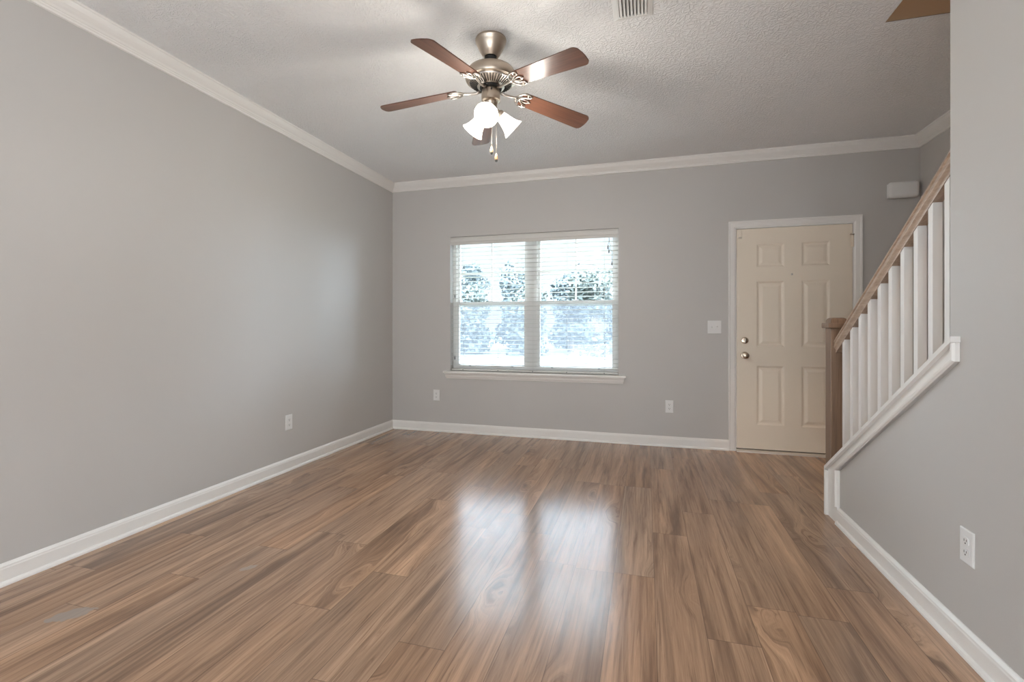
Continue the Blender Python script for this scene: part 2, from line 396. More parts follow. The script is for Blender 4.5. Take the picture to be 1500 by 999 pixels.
bm = B(); sweep(bm, pathc, crown_prof, zcrown, [2]); struct(obj('trim_3', bm, M_trim), 'crown moulding along the left wall', 'crown moulding')

# ------------------------------------------------------------------ door
cas_prof = [(0, 0), (0.062, 0), (0.062, 0.017), (0.052, 0.017), (0.046, 0.013), (0.030, 0.012), (0.012, 0.010), (0.006, 0.006), (0, 0.004)]
# travelling up the left, right over the top, down the right: left of travel is away from the opening
bm = B(); sweep(bm, [(DX0+0.009, 0), (DX0+0.009, DZ1-0.009), (DX1-0.009, DZ1-0.009), (DX1-0.009, 0)], cas_prof, lambda p, h: (p.x, YB-h, p.y))
struct(obj('trim_4', bm, M_trim), 'white casing around the front door', 'door casing')
bm = B()
box(bm, DX0, DX0+0.013, YB, YB+0.15, 0, DZ1); box(bm, DX1-0.013, DX1, YB, YB+0.15, 0, DZ1); box(bm, DX0, DX1, YB, YB+0.15, DZ1-0.013, DZ1)
box(bm, DX0+0.013, DX0+0.026, YB+0.055, YB+0.15, 0, DZ1-0.013); box(bm, DX1-0.026, DX1-0.013, YB+0.055, YB+0.15, 0, DZ1-0.013); box(bm, DX0, DX1, YB+0.055, YB+0.15, DZ1-0.026, DZ1-0.013)
struct(obj('trim_5', bm, M_trim), 'white jamb of the front door', 'door jamb')
bm = B(); prism(bm, [(YB-0.045, 0.0), (YB-0.042, 0.011), (YB-0.01, 0.018), (YB+0.15, 0.018), (YB+0.15, 0.0)], DX0+0.013, DX1-0.013, 'X')
struct(obj('trim_6', bm, M_alum), 'pale threshold under the front door', 'threshold')

LX0, LX1, LZ0, LZ1 = DX0+0.0175, DX1-0.0165, 0.026, DZ1-0.0185
bm = B()
px_ = [(0.9595, 1.1825), (1.318, 1.5345)]; pz_ = [(0.245, 0.776), (0.947, 1.533), (1.661, 1.869)]
xs = [LX0, *px_[0], *px_[1], LX1]; zs = [LZ0, *pz_[0], *pz_[1], *pz_[2], LZ1]
yf = YB+0.003; yb = YB+0.047
def quad(a, b, c, d): bm.faces.new([bm.verts.new(p) for p in (a, b, c, d)])
def ring(r0, y0, r1, y1):
    (a0, b0, c0, d0), (a1, b1, c1, d1) = r0, r1   # x0,x1,z0,z1
    o = [(a0, y0, c0), (b0, y0, c0), (b0, y0, d0), (a0, y0, d0)]; n = [(a1, y1, c1), (b1, y1, c1), (b1, y1, d1), (a1, y1, d1)]
    for k in range(4): quad(o[k], o[(k+1) % 4], n[(k+1) % 4], n[k])
for i in range(5):
    for j in range(7):
        x0, x1, z0, z1 = xs[i], xs[i+1], zs[j], zs[j+1]
        if i in (1, 3) and j in (1, 3, 5):
            steps = [(0, 0), (0.006, 0.003), (0.013, 0.008), (0.020, 0.0095), (0.024, 0.0095), (0.046, 0.0035), (0.049, 0.003)]
            R = lambda d: (x0+d, x1-d, z0+d, z1-d)
            for (d0, e0), (d1, e1) in zip(steps, steps[1:]): ring(R(d0), yf+e0, R(d1), yf+e1)
            d, e = steps[-1]; quad((x0+d, yf+e, z0+d), (x1-d, yf+e, z0+d), (x1-d, yf+e, z1-d), (x0+d, yf+e, z1-d))
        else: quad((x0, yf, z0), (x1, yf, z0), (x1, yf, z1), (x0, yf, z1))
quad((LX0, yb, LZ0), (LX1, yb, LZ0), (LX1, yb, LZ1), (LX0, yb, LZ1))
ring((LX0, LX1, LZ0, LZ1), yf, (LX0, LX1, LZ0, LZ1), yb)
bmesh.ops.remove_doubles(bm, verts=bm.verts, dist=1e-5)
door = struct(obj('door_1', bm, M_door, origin=(LX0, YB+0.025, 0.026)), 'closed cream six-panel front door', 'door')
# sweep strip under the door, knob, deadbolt, peephole, hinges
bm = B(); box(bm, LX0, LX1, YB+0.010, YB+0.044, 0.0185, 0.0258); obj('door_sweep', bm, M_bronze, door)
def face_y(x, y, z): return Matrix.Translation((x, y, z)) @ Matrix.Rotation(PI/2, 4, 'X')   # local +z -> -y
KX = 0.862
bm = B(); lathe(bm, [(0, -0.002), (0.033, 0), (0.033, 0.004), (0.029, 0.009), (0.012, 0.011), (0.011, 0.030), (0.016, 0.036), (0.026, 0.044), (0.0285, 0.053), (0.027, 0.061), (0.020, 0.066), (0, 0.068)], 36, face_y(KX, yf, 0.868)); kn_ = obj('door_knob', bm, M_knob, door, True)
bm = B(); lathe(bm, [(0, 0.0675), (0.006, 0.0675), (0.006, 0.0705), (0, 0.0705)], 16, face_y(KX, yf, 0.868)); obj('lock_button', bm, M_knob, kn_, True)
bm = B(); lathe(bm, [(0, -0.002), (0.031, 0), (0.031, 0.005), (0.027, 0.012), (0.020, 0.014), (0, 0.014)], 36, face_y(KX, yf, 1.002)); db_ = obj('deadbolt', bm, M_knob, door, True)
bm = B(); box(bm, KX-0.0045, KX+0.0045, yf-0.030, yf-0.0135, 0.984, 1.020, 0.003); obj('thumb_turn', bm, M_nickel_b, db_, True)
bm = B(); lathe(bm, [(0, -0.001), (0.0085, 0), (0.0085, 0.002), (0.006, 0.004), (0, 0.0045)], 20, face_y(1.242, yf, 1.590)); obj('peephole', bm, M_nickel_b, door, True)
for z in (1.86, 1.03, 0.20):
    bm = B(); lathe(bm, [(0, -0.052), (0.0045, -0.050), (0.0062, -0.046), (0.0062, 0.046), (0.0045, 0.050), (0, 0.052)], 16, Matrix.Translation((LX1+0.002, YB-0.008, z)))
    box(bm, LX1-0.012, LX1+0.001, YB-0.002, yf+0.001, z-0.046, z+0.046)
    h_ = obj('hinge', bm, M_door, door, True)
    if z > 1.8:
        bm = B(); box(bm, LX1-0.022, LX1+0.010, YB-0.016, YB-0.001, z+0.0525, z+0.060, 0.002); tube(bm, [(LX1-0.018, YB-0.012, z+0.056), (LX1-0.026, YB-0.040, z+0.056)], 0.004); obj('hinge_pin_stop', bm, M_knob, h_, True)
# lock strikes on the jamb
t_ = thing('contact_sensor', 'small white alarm sensor on the door leaf at its top left corner', 'door sensor', (LX0+0.026, YB, 1.94))
bm = B(); box(bm, LX0+0.010, LX0+0.042, yf-0.0145, yf-0.001, 1.925, 1.998, 0.003); obj('sensor_case', bm, M_door, t_, True)
bm = B(); box(bm, LX0+0.013, LX0+0.039, yf-0.0150, yf-0.0144, 1.931, 1.934); obj('seam', bm, M_grey, t_)

# ------------------------------------------------------------------ window
FY0, FY1 = YB+0.085, YB+0.150
bm = B(); fw = 0.035
box(bm, WX0, WX0+fw, FY0, FY1, WZ0, WZ1); box(bm, WX1-fw, WX1, FY0, FY1, WZ0, WZ1)
box(bm, WX0+fw, WX1-fw, FY0, FY1, WZ0, WZ0+fw); box(bm, WX0+fw, WX1-fw, FY0, FY1, WZ1-fw, WZ1)
XM0, XM1 = -1.190, -1.082
box(bm, XM0, XM1, FY0, FY1, WZ0+fw, WZ1-fw)
win = struct(obj('window_1', bm, M_vinyl, origin=((WX0+WX1)/2, YB+0.12, WZ0)), 'double white window with two pairs of sashes', 'window')
ZMR0, ZMR1 = 1.335, 1.400
def sash(x0, x1, z0, z1, y0, y1, top):
    s = 0.030; bm = B()
    zb = 0.030 if top else 0.034
    box(bm, x0, x0+s, y0, y1, z0, z1); box(bm, x1-s, x1, y0, y1, z0, z1); box(bm, x0+s, x1-s, y0, y1, z0, z0+zb); box(bm, x0+s, x1-s, y0, y1, z1-0.03, z1)
    so = obj('sash', bm, M_vinyl, win)
    ym = (y0+y1)/2
    bm = B(); box(bm, x0+s-0.003, x1-s+0.003, ym-0.002, ym+0.002, z0+zb-0.003, z1-0.027); obj('glass', bm, M_glass, so)
    if top:
        bm = B(); xm = (x0+x1)/2; zm = 1.695
        box(bm, xm-0.008, xm+0.008, ym-0.006, ym+0.006, z0+zb, z1-0.03); box(bm, x0+s, xm-0.008, ym-0.006, ym+0.006, zm-0.009, zm+0.009); box(bm, xm+0.008, x1-s, ym-0.006, ym+0.006, zm-0.009, zm+0.009)
        obj('muntin', bm, M_vinyl, so)
    else:
        for fx in (0.2, 0.8):
            bm = B(); xx = x0+(x1-x0)*fx; box(bm, xx-0.012, xx+0.012, y0-0.008, y0+0.001, z0+0.012, z0+0.026, 0.002); obj('lift_tab', bm, M_grey, so)
        bm = B(); box(bm, (x0+x1)/2-0.03, (x0+x1)/2+0.03, y0+0.002, y1-0.004, z1, z1+0.010, 0.003); obj('sash_lock', bm, M_vinyl, so)
    return so
for x0, x1 in ((WX0+fw, XM0), (XM1, WX1-fw)):
    sash(x0, x1, 1.352, WZ1-fw, FY0+0.034, FY0+0.058, True)
    lo = sash(x0, x1, WZ0+fw, 1.392, FY0+0.004, FY0+0.030, False)
    bm = B(); box(bm, x0, x1, FY0+0.0605, FY0+0.0612, WZ0+fw, 1.37); obj('insect_screen', bm, M_screen, win)
for z in (1.46, 0.79):
    bm = B(); box(bm, WX0+0.012, WX0+0.024, FY0-0.004, FY0+0.001, z-0.02, z+0.02, 0.001); obj('sash_latch', bm, M_grey, win)
# stool and apron
bm = B()
box(bm, WX0, WX1, YB, FY0, WZ0-0.020, WZ0)
box(bm, WX0-0.068, WX1+0.072, YB-0.046, YB, WZ0-0.020, WZ0, 0.003)
ap = [(0, 0), (0.034, 0), (0.033, -0.008), (0.024, -0.022), (0.020, -0.040), (0.012, -0.050), (0.010, -0.060), (0, -0.060)]
ax0, ax1 = WX0-0.055, WX1+0.058; A = []
for x_, sgn in ((ax0, 1), (ax1, -1)):
    A.append([bm.verts.new((x_+sgn*0.55*(0.034-o), YB-o, WZ0-0.020+h)) for o, h in ap])
n_ = len(ap)
for j in range(n_): bm.faces.new((A[0][j], A[0][(j+1) % n_], A[1][(j+1) % n_], A[1][j]))
bm.faces.new(A[0]); bm.faces.new(A[1][::-1])
struct(obj('trim_7', bm, M_trim), 'white sill and apron below the window', 'window sill')

# ------------------------------------------------------------------ blind
bx0, bx1 = WX0+0.008, WX1-0.008; BY = YB+0.042
bl = thing('window_blind', 'white horizontal slat blind lowered over the double window', 'blind', ((bx0+bx1)/2, BY, WZ0+0.006))
bm = B()
prism(bm, [(YB+0.004, WZ1-0.088), (YB+0.004, WZ1-0.062), (YB-0.001, WZ1-0.055), (YB-0.001, WZ1-0.022), (YB+0.005, WZ1-0.015), (YB+0.005, WZ1-0.004), (YB+0.012, WZ1-0.004), (YB+0.012, WZ1-0.088)], WX0+0.003, WX1-0.003, 'X')
obj('valance', bm, M_slat, bl)
bm = B(); box(bm, bx0, bx1, YB+0.014, YB+0.068, WZ1-0.058, WZ1-0.004); obj('headrail', bm, M_slat, bl)
bm = B(); zs_ = []; z = 0.718
while z < WZ1-0.075: zs_.append(z); z += 0.0445
tilt = math.radians(2.0)
for z in zs_:
    P = []
    for k in range(7):
        f = -1+k/3; yy = f*0.025; zz = 0.0022*(1-f*f) - yy*math.tan(tilt)
        P.append((BY+yy, z+zz))
    prism(bm, P + [(y_, z_-0.0028) for y_, z_ in P[::-1]], bx0, bx1, 'X')
obj('slats', bm, M_slat, bl)
bm = B(); box(bm, bx0, bx1, BY-0.025, BY+0.025, WZ0+0.006, WZ0+0.024, 0.003); br = obj('bottom_rail', bm, M_slat, bl)
lad = [bx0+0.13, bx0+0.52, (bx0+bx1)/2+0.02, bx1-0.50, bx1-0.13]
for x_ in lad:
    bm = B()
    for dy in (-0.0262, 0.0262): tube(bm, [(x_, BY+dy, WZ0+0.02), (x_, BY+dy, WZ1-0.06)], 0.0009, 6)
    obj('ladder_cord', bm, M_slat, bl)
    bm = B(); lathe(bm, [(0, -0.001), (0.006, 0), (0.006, 0.002), (0.004, 0.003), (0, 0.003)], 14, face_y(x_, BY-0.025, WZ0+0.013)); obj('rail_plug', bm, M_grey, br)
lc_y = BY-0.034
bm = B(); xq = bx1-0.085
tube(bm, [(xq, lc_y, WZ1-0.06), (xq+0.002, lc_y-0.001, 1.94), (xq+0.018, lc_y, 1.92), (xq+0.012, lc_y-0.002, 1.885), (xq+0.028, lc_y, 1.86), (xq+0.030, lc_y, 1.76)], 0.0016, 6)
tube(bm, [(xq+0.004, lc_y, WZ1-0.06), (xq+0.006, lc_y, 1.955), (xq-0.010, lc_y-0.002, 1.93), (xq+0.004, lc_y, 1.91), (xq+0.002, lc_y, 1.88)], 0.0016, 6)
cd = obj('lift_cord', bm, M_grey, bl)
for x_, z in ((xq+0.030, 1.742), (xq+0.001, 1.862), (xq-0.008, 1.900)):
    bm = B(); lathe(bm, [(0, 0.022), (0.003, 0.020), (0.006, 0.002), (0.0065, -0.012), (0.004, -0.018), (0, -0.019)], 14, Matrix.Translation((x_, lc_y-0.003, z))); obj('tassel', bm, M_grey, cd, True)

# ------------------------------------------------------------------ stair trim and railing
NX = 1.035; SX = 1.052
bm = B()
prism(bm, [(2.030, zcap(2.030)-0.02), (3.262, zcap(3.262)-0.02), (3.262, zcap(3.262)), (2.030, zcap(2.030))], NX, XS, 'X')
prism(bm, [(YW, zcap(YW)-0.02), (3.262, zcap(3.262)-0.02), (3.262, zcap(3.262)), (YW, zcap(YW))], XS, XI+0.016, 'X')
box(bm, NX, XS, 3.242, 3.262, 0, zcap(3.262)-0.02)
struct(obj('trim_8', bm, M_trim), 'white sloping cap of the half wall beside the stairs', 'stair trim')
def zlow(y): return 1.006 - 0.652*(y-2.032)
bm = B()
prism(bm, [(3.242, 0.0), (3.242, zcap(3.242)-0.02), (2.034, zcap(2.034)-0.02), (2.034, zlow(2.034)), (3.105, zlow(3.105)), (3.105, 0.0)], SX, XS, 'X')
band = [(0, 0), (0.0, 0.014), (0.004, 0.022), (0.010, 0.024), (0.016, 0.019), (0.020, 0.018), (0.024, 0.0125), (0.024, 0)]
sweep(bm, [(3.107, 0.096), (3.107, zlow(3.107)), (2.032, zlow(2.032)), (2.032, zcap(2.032)-0.021)], [(-o, h) for o, h in band], lambda p, h: (XS-h-0.0005, p.x, p.y))
struct(obj('trim_9', bm, M_trim), 'white skirt board and moulding under the sloping cap', 'stair trim')

BXc = 1.117
rl = thing('stair_railing', 'stained wood handrail and newel with white square balusters beside the stairs', 'stair railing', (BXc, 3.310, 0))
ny0, ny1 = 3.266, 3.354; nx0, nx1 = BXc-0.044, BXc+0.044
bm = B(); box(bm, nx0, nx1, ny0, ny1, 0.0, 1.120, 0.003); nw = obj('newel_post', bm, M_newel, rl)
bm = B(); box(bm, nx0-0.017, nx1+0.017, ny0-0.017, ny1+0.017, 1.120, 1.150, 0.004)
bc = 1.150; A0 = [(nx0, ny0), (nx1, ny0), (nx1, ny1), (nx0, ny1)]
prev = [bm.verts.new((x_, y_, bc)) for x_, y_ in A0]; bm.faces.new(prev)
for ins, zz in ((0.002, 1.166), (0.006, 1.176), (0.016, 1.182)):
    cur = [bm.verts.new((x_+ins*(1 if x_ == nx0 else -1), y_+ins*(1 if y_ == ny0 else -1), zz)) for x_, y_ in A0]
    for k in range(4): bm.faces.new((prev[k], prev[(k+1) % 4], cur[(k+1) % 4], cur[k]))
    prev = cur
bm.faces.new(prev)
obj('newel_cap', bm, M_newel, nw)
def zrb(y): return 1.628 - SL*(y-2.265)      # underside of the handrail
RH = 0.080
# moulded rail section (x offset, height above underside)
rp = [(-0.018, 0.0), (-0.019, 0.018), (-0.027, 0.026), (-0.030, 0.034), (-0.026, 0.046), (-0.025, 0.054), (-0.030, 0.060), (-0.029, 0.070), (-0.020, 0.078), (-0.008, RH)]
rp = rp + [(-a, b_) for a, b_ in rp[::-1]]
bm = B()
A = [bm.verts.new((BXc+a, ny0-0.001, zrb(ny0)+h)) for a, h in rp]; Bv = [bm.verts.new((BXc+a, YW+0.002, zrb(YW)+h)) for a, h in rp]
k = len(rp)
for j in range(k): bm.faces.new((A[j], A[(j+1) % k], Bv[(j+1) % k], Bv[j]))
bm.faces.new(A); bm.faces.new(Bv[::-1])
obj('handrail', bm, M_rail, rl, True, angle=50)
s = 0.016
for i in range(10):
    y1 = 3.173 - 0.1087*i; y0 = y1-2*s
    bm = B()
    vs = [bm.verts.new(p) for p in [(BXc-s, y0, zcap(y0)), (BXc+s, y0, zcap(y0)), (BXc+s, y1, zcap(y1)), (BXc-s, y1, zcap(y1)), (BXc-s, y0, zrb(y0)), (BXc+s, y0, zrb(y0)), (BXc+s, y1, zrb(y1)), (BXc-s, y1, zrb(y1))]]
    for f in ((0, 3, 2, 1), (4, 5, 6, 7), (0, 1, 5, 4), (1, 2, 6, 5), (2, 3, 7, 6), (3, 0, 4, 7)): bm.faces.new([vs[q] for q in f])
    obj('baluster', bm, M_trim, rl)

# ------------------------------------------------------------------ ceiling fan
FX, FYc = -0.8165, 2.462
fan = thing('ceiling_fan', 'ceiling fan with five cherry brown blades and three lit glass shades', 'ceiling fan', (FX, FYc, HC))
T = lambda z=0.0: Matrix.Translation((FX, FYc, z))
bm = B(); lathe(bm, [(0, HC), (0.083, HC), (0.085, HC-0.006), (0.084, HC-0.014), (0.080, HC-0.018), (0.077, HC-0.030), (0.066, HC-0.055), (0.052, HC-0.080), (0.043, HC-0.092), (0.039, HC-0.098), (0.034, HC-0.096), (0.032, HC-0.085)], 48, T()); obj('canopy', bm, M_nickel, fan, True)
bm = B(); lathe(bm, [(0, HC-0.080), (0.024, HC-0.084), (0.032, HC-0.096), (0.033, HC-0.106), (0.028, HC-0.117), (0.014, HC-0.124), (0, HC-0.125)], 32, T()); obj('hanger_ball', bm, M_black, fan, True)
ZT = 2.578                                      # top of motor
bm = B(); lathe(bm, [(0, HC-0.12), (0.0115, HC-0.12), (0.0115, ZT-0.022), (0, ZT-0.022)], 24, T()); obj('downrod', bm, M_nickel, fan, True)
bm = B(); lathe(bm, [(0, ZT-0.018), (0.022, ZT-0.018), (0.026, ZT-0.023), (0.062, ZT-0.027), (0.100, ZT-0.036), (0.124, ZT-0.050), (0.135, ZT-0.066), (0.139, ZT-0.078), (0.139, ZT-0.100), (0.134, ZT-0.108), (0.118, ZT-0.112), (0.062, ZT-0.112), (0, ZT-0.112)], 56, T()); mo = obj('motor_housing', bm, M_nickel, fan, True)
# ribbed vent ring under the motor
bm = B(); lathe(bm, [(0.120, ZT-0.1125), (0.118, ZT-0.118), (0.066, ZT-0.142), (0.060, ZT-0.142), (0.060, ZT-0.1125)], 56, T()); vr = obj('vent_ring', bm, M_nickel_b, mo, True)
bm = B()
for q in range(44):
    a = 2*PI*q/44; ca, sa = math.cos(a), math.sin(a)
    tube(bm, [(FX+ca*0.1155, FYc+sa*0.1155, ZT-0.1205), (FX+ca*0.075, FYc+sa*0.075, ZT-0.1395)], 0.0022, 5)
obj('vent_slots', bm, M_dark, vr)
bm = B(); lathe(bm, [(0, ZT-0.142), (0.060, ZT-0.142), (0.060, ZT-0.150), (0.030, ZT-0.156), (0, ZT-0.156)], 40, T()); obj('flywheel', bm, M_black, fan, True)
bm = B(); lathe(bm, [(0, ZT-0.152), (0.046, ZT-0.152), (0.051, ZT-0.158), (0.052, ZT-0.200), (0.050, ZT-0.214), (0.042, ZT-0.220), (0, ZT-0.220)], 40, T()); sh = obj('switch_housing', bm, M_nickel, fan, True)
for q in range(3):
    a = 2*PI*q/3 + 0.9
    bm = B(); lathe(bm, [(0, 0), (0.005, 0), (0.005, 0.003), (0.002, 0.005), (0, 0.005)], 12, Matrix.Translation((FX+0.0515*math.cos(a), FYc+0.0515*math.sin(a), ZT-0.17)) @ Matrix.Rotation(a, 4, 'Z') @ Matrix.Rotation(PI/2, 4, 'Y')); obj('screw', bm, M_dark, sh, True)
bm = B(); lathe(bm, [(0, ZT-0.219), (0.036, ZT-0.219), (0.038, ZT-0.226), (0.033, ZT-0.234), (0.033, ZT-0.282), (0.028, ZT-0.292), (0.012, ZT-0.298), (0, ZT-0.302)], 36, T()); lk = obj('light_kit_body', bm, M_nickel, fan, True)
# blades
RT, R0 = 0.628, 0.185
droop = math.atan2(0.056, 0.45)
for kbl in range(5):
    ang = math.radians(42.7+72*kbl)
    Mb = Matrix.Translation((FX, FYc, 2.4165)) @ Matrix.Rotation(ang, 4, 'Z') @ Matrix.Translation((0.18, 0, 0)) @ Matrix.Rotation(droop, 4, 'Y') @ Matrix.Rotation(math.radians(-12), 4, 'X') @ Matrix.Translation((-0.18, 0, 0))
    Rot = Mb
    # outline with rounded corners
    pts = []; w0, w1 = 0.050, 0.062
    def corner(cx, cy, r, a0, a1):
        for q in range(7):
            a = a0+(a1-a0)*q/6; pts.append((cx+r*math.cos(a), cy+r*math.sin(a)))
    corner(RT-0.030, w1-0.030, 0.030, PI/2, 0); pts.append((RT+0.003, 0.012)); pts.append((RT+0.003, -0.012)); corner(RT-0.030, -w1+0.030, 0.030, 0, -PI/2)
    corner(R0+0.018, -w0+0.018, 0.018, -PI/2, -PI); corner(R0+0.018, w0-0.018, 0.018, PI, PI/2)
    bm = B(); A = [bm.verts.new((x_, y_, 0.0)) for x_, y_ in pts]; Bv = [bm.verts.new((x_, y_, 0.0055)) for x_, y_ in pts]
    k = len(pts); bm.faces.new(A); bm.faces.new(Bv[::-1])
    for j in range(k): bm.faces.new((A[j], A[(j+1) % k], Bv[(j+1) % k], Bv[j]))
    bmesh.ops.recalc_face_normals(bm, faces=bm.faces)
    me = bpy.data.meshes.new('blade'); bm.to_mesh(me); bm.free(); me.materials.append(M_blade)
    bo = bpy.data.objects.new('blade', me); C.objects.link(bo); bo.parent = fan
    bo.matrix_local = Matrix.Translation((-FX, -FYc, -HC)) @ Mb
    # blade iron: arm from the flywheel and an open scrolled bracket on the blade underside
    bm = B()
    zi = -0.005
    tube(bm, [(0.060, 0, -0.010), (0.085, 0, -0.016), (0.120, 0, -0.012), (0.150, 0, zi), (0.175, 0, zi)], [0.009, 0.0075, 0.006, 0.006, 0.006], 10)
    tube(bm, [(0.152, 0, zi), (0.165, 0.030, zi), (0.185, 0.048, zi), (0.212, 0.052, zi), (0.235, 0.044, zi), (0.228, 0.030, zi), (0.205, 0.026, zi), (0.185, 0.014, zi), (0.170, 0.0, zi)], 0.0045, 8)
    tube(bm, [(0.152, 0, zi), (0.165, -0.030, zi), (0.185, -0.048, zi), (0.212, -0.052, zi), (0.235, -0.044, zi), (0.228, -0.030, zi), (0.205, -0.026, zi), (0.185, -0.014, zi), (0.170, 0.0, zi)], 0.0045, 8)
    tube(bm, [(0.170, 0, zi), (0.200, 0.010, zi), (0.225, 0.012, zi), (0.245, 0.0, zi), (0.225, -0.012, zi), (0.200, -0.010, zi)], 0.0042, 8, True)
    for x_, y_ in ((0.212, 0.040), (0.212, -0.040), (0.232, 0.0)):
        lathe(bm, [(0, zi-0.006), (0.006, zi-0.004), (0.007, zi+0.004), (0, zi+0.005)], 12, Matrix.Translation((x_, y_, 0)))
    bmesh.ops.recalc_face_normals(bm, faces=bm.faces)
    me = bpy.data.meshes.new('blade_iron'); bm.to_mesh(me); bm.free(); me.materials.append(M_nickel_b)
    me.polygons.foreach_set('use_smooth', [True]*len(me.polygons))
    io = bpy.data.objects.new('blade_iron', me); C.objects.link(io); io.parent = fan; io.matrix_local = Matrix.Translation((-FX, -FYc, -HC)) @ Mb
# lamps
for a_deg in (-82, 38, 158):
    a = math.radians(a_deg); tl = math.radians(50)
    # local +z points outwards and down along the lamp's axis
    ax = Vector((math.sin(tl)*math.cos(a), math.sin(tl)*math.sin(a), -math.cos(tl)))
    q = Vector((0, 0, 1)).rotation_difference(ax).to_matrix().to_4x4()
    base = Vector((FX+0.030*math.cos(a), FYc+0.030*math.sin(a), ZT-0.262))
    Ml = Matrix.Translation(base) @ q
    bm = B(); lathe(bm, [(0, -0.004), (0.014, -0.004), (0.015, 0.012), (0.024, 0.018), (0.027, 0.026), (0.027, 0.038), (0.022, 0.040), (0, 0.040)], 28, Ml); so = obj('lamp_socket', bm, M_nickel, fan, True)
    bm = B(); outer = [(0.026, 0.034), (0.029, 0.042), (0.033, 0.058), (0.038, 0.080), (0.045, 0.104), (0.054, 0.124), (0.064, 0.138)]
    lathe(bm, outer + [(r-0.0028, z) for r, z in outer[::-1]], 40, Ml, caps=False)
    obj('lamp_shade', bm, M_shade, fan, True)
    bm = B(); lathe(bm, [(0, 0.038), (0.013, 0.040), (0.015, 0.058), (0.022, 0.074), (0.0235, 0.088), (0.019, 0.100), (0.010, 0.107), (0, 0.109)], 24, Ml); obj('bulb', bm, M_bulb, so, True)
    ld = bpy.data.lights.new('fan_lamp', 'POINT'); ld.energy = LAMP; ld.color = (1.0, 0.94, 0.85); ld.shadow_soft_size = 0.06
    lo_ = bpy.data.objects.new('fan_lamp', ld); C.objects.link(lo_); lo_.location = base + ax*0.165
# pull chains
rv = Vector((math.cos(math.radians(15.79)), math.sin(math.radians(15.79)), 0)); fwd = Vector((-rv.y, rv.x, 0))
for dr, ztop, zb in ((0.006, 2.36, 2.100), (0.031, 2.36, 2.060)):
    p = Vector((FX, FYc, 0)) + rv*dr - fwd*0.045
    bm = B(); tube(bm, [(p.x, p.y, ztop), (p.x, p.y, zb)], 0.0009, 6)
    ch = obj('pull_chain', bm, M_nickel, fan)
    bm = B(); lathe(bm, [(0, 0.002), (0.003, 0.0), (0.007, -0.012), (0.0095, -0.026), (0.008, -0.034), (0.0, -0.034)], 16, Matrix.Translation((p.x, p.y, zb))); fb = obj('chain_fob', bm, wood('light_wood_fob', (0.42, 0.24, 0.12), (0.60, 0.38, 0.2), 'Z', 0.4), ch, True)
    bm = B(); lathe(bm, [(0, -0.0335), (0.008, -0.034), (0.006, -0.044), (0, -0.046)], 16, Matrix.Translation((p.x, p.y, zb))); obj('fob_tip', bm, M_dark, ch, True)

# ------------------------------------------------------------------ ceiling vent
vx0, vx1, vy1 = -0.158, 0.036, 2.485; vy0 = vy1-0.36
vt = thing('ceiling_vent', 'white louvred air vent in the ceiling right of the fan', 'air vent', ((vx0+vx1)/2, (vy0+vy1)/2, HC))
bm = B(); fr_ = [(0, 0), (0.004, -0.004), (0.022, -0.009), (0.030, -0.009), (0.030, 0)]
pth = [(vx0, vy0), (vx1, vy0), (vx1, vy1), (vx0, vy1)]
# closed mitred frame
for i in range(4):
    P0, P1 = Vector(pth[i]), Vector(pth[(i+1) % 4]); d = (P1-P0).normalized(); nn = Vector((-d.y, d.x))
    A = [bm.verts.new((*(P0+nn*o+d*o), HC+h)) for o, h in fr_]; Bv = [bm.verts.new((*(P1+nn*o-d*o), HC+h)) for o, h in fr_]
    for j in range(len(fr_)): bm.faces.new((A[j], A[(j+1) % 5], Bv[(j+1) % 5], Bv[j]))
obj('vent_frame', bm, M_plastic, vt)
bm = B(); box(bm, vx0+0.028, vx1-0.028, vy0+0.028, vy1-0.028, HC-0.002, HC-0.0005); obj('duct_opening', bm, M_dark, vt)
bm = B()
for i in range(8):
    xx = vx0+0.038+i*(vx1-vx0-0.076)/7
    prism(bm, [(xx-0.007, HC-0.0025), (xx-0.0055, HC-0.0025), (xx+0.007, HC-0.013), (xx+0.0055, HC-0.014)], vy0+0.030, vy1-0.030, 'Y')
obj('louvers', bm, M_plastic, vt)

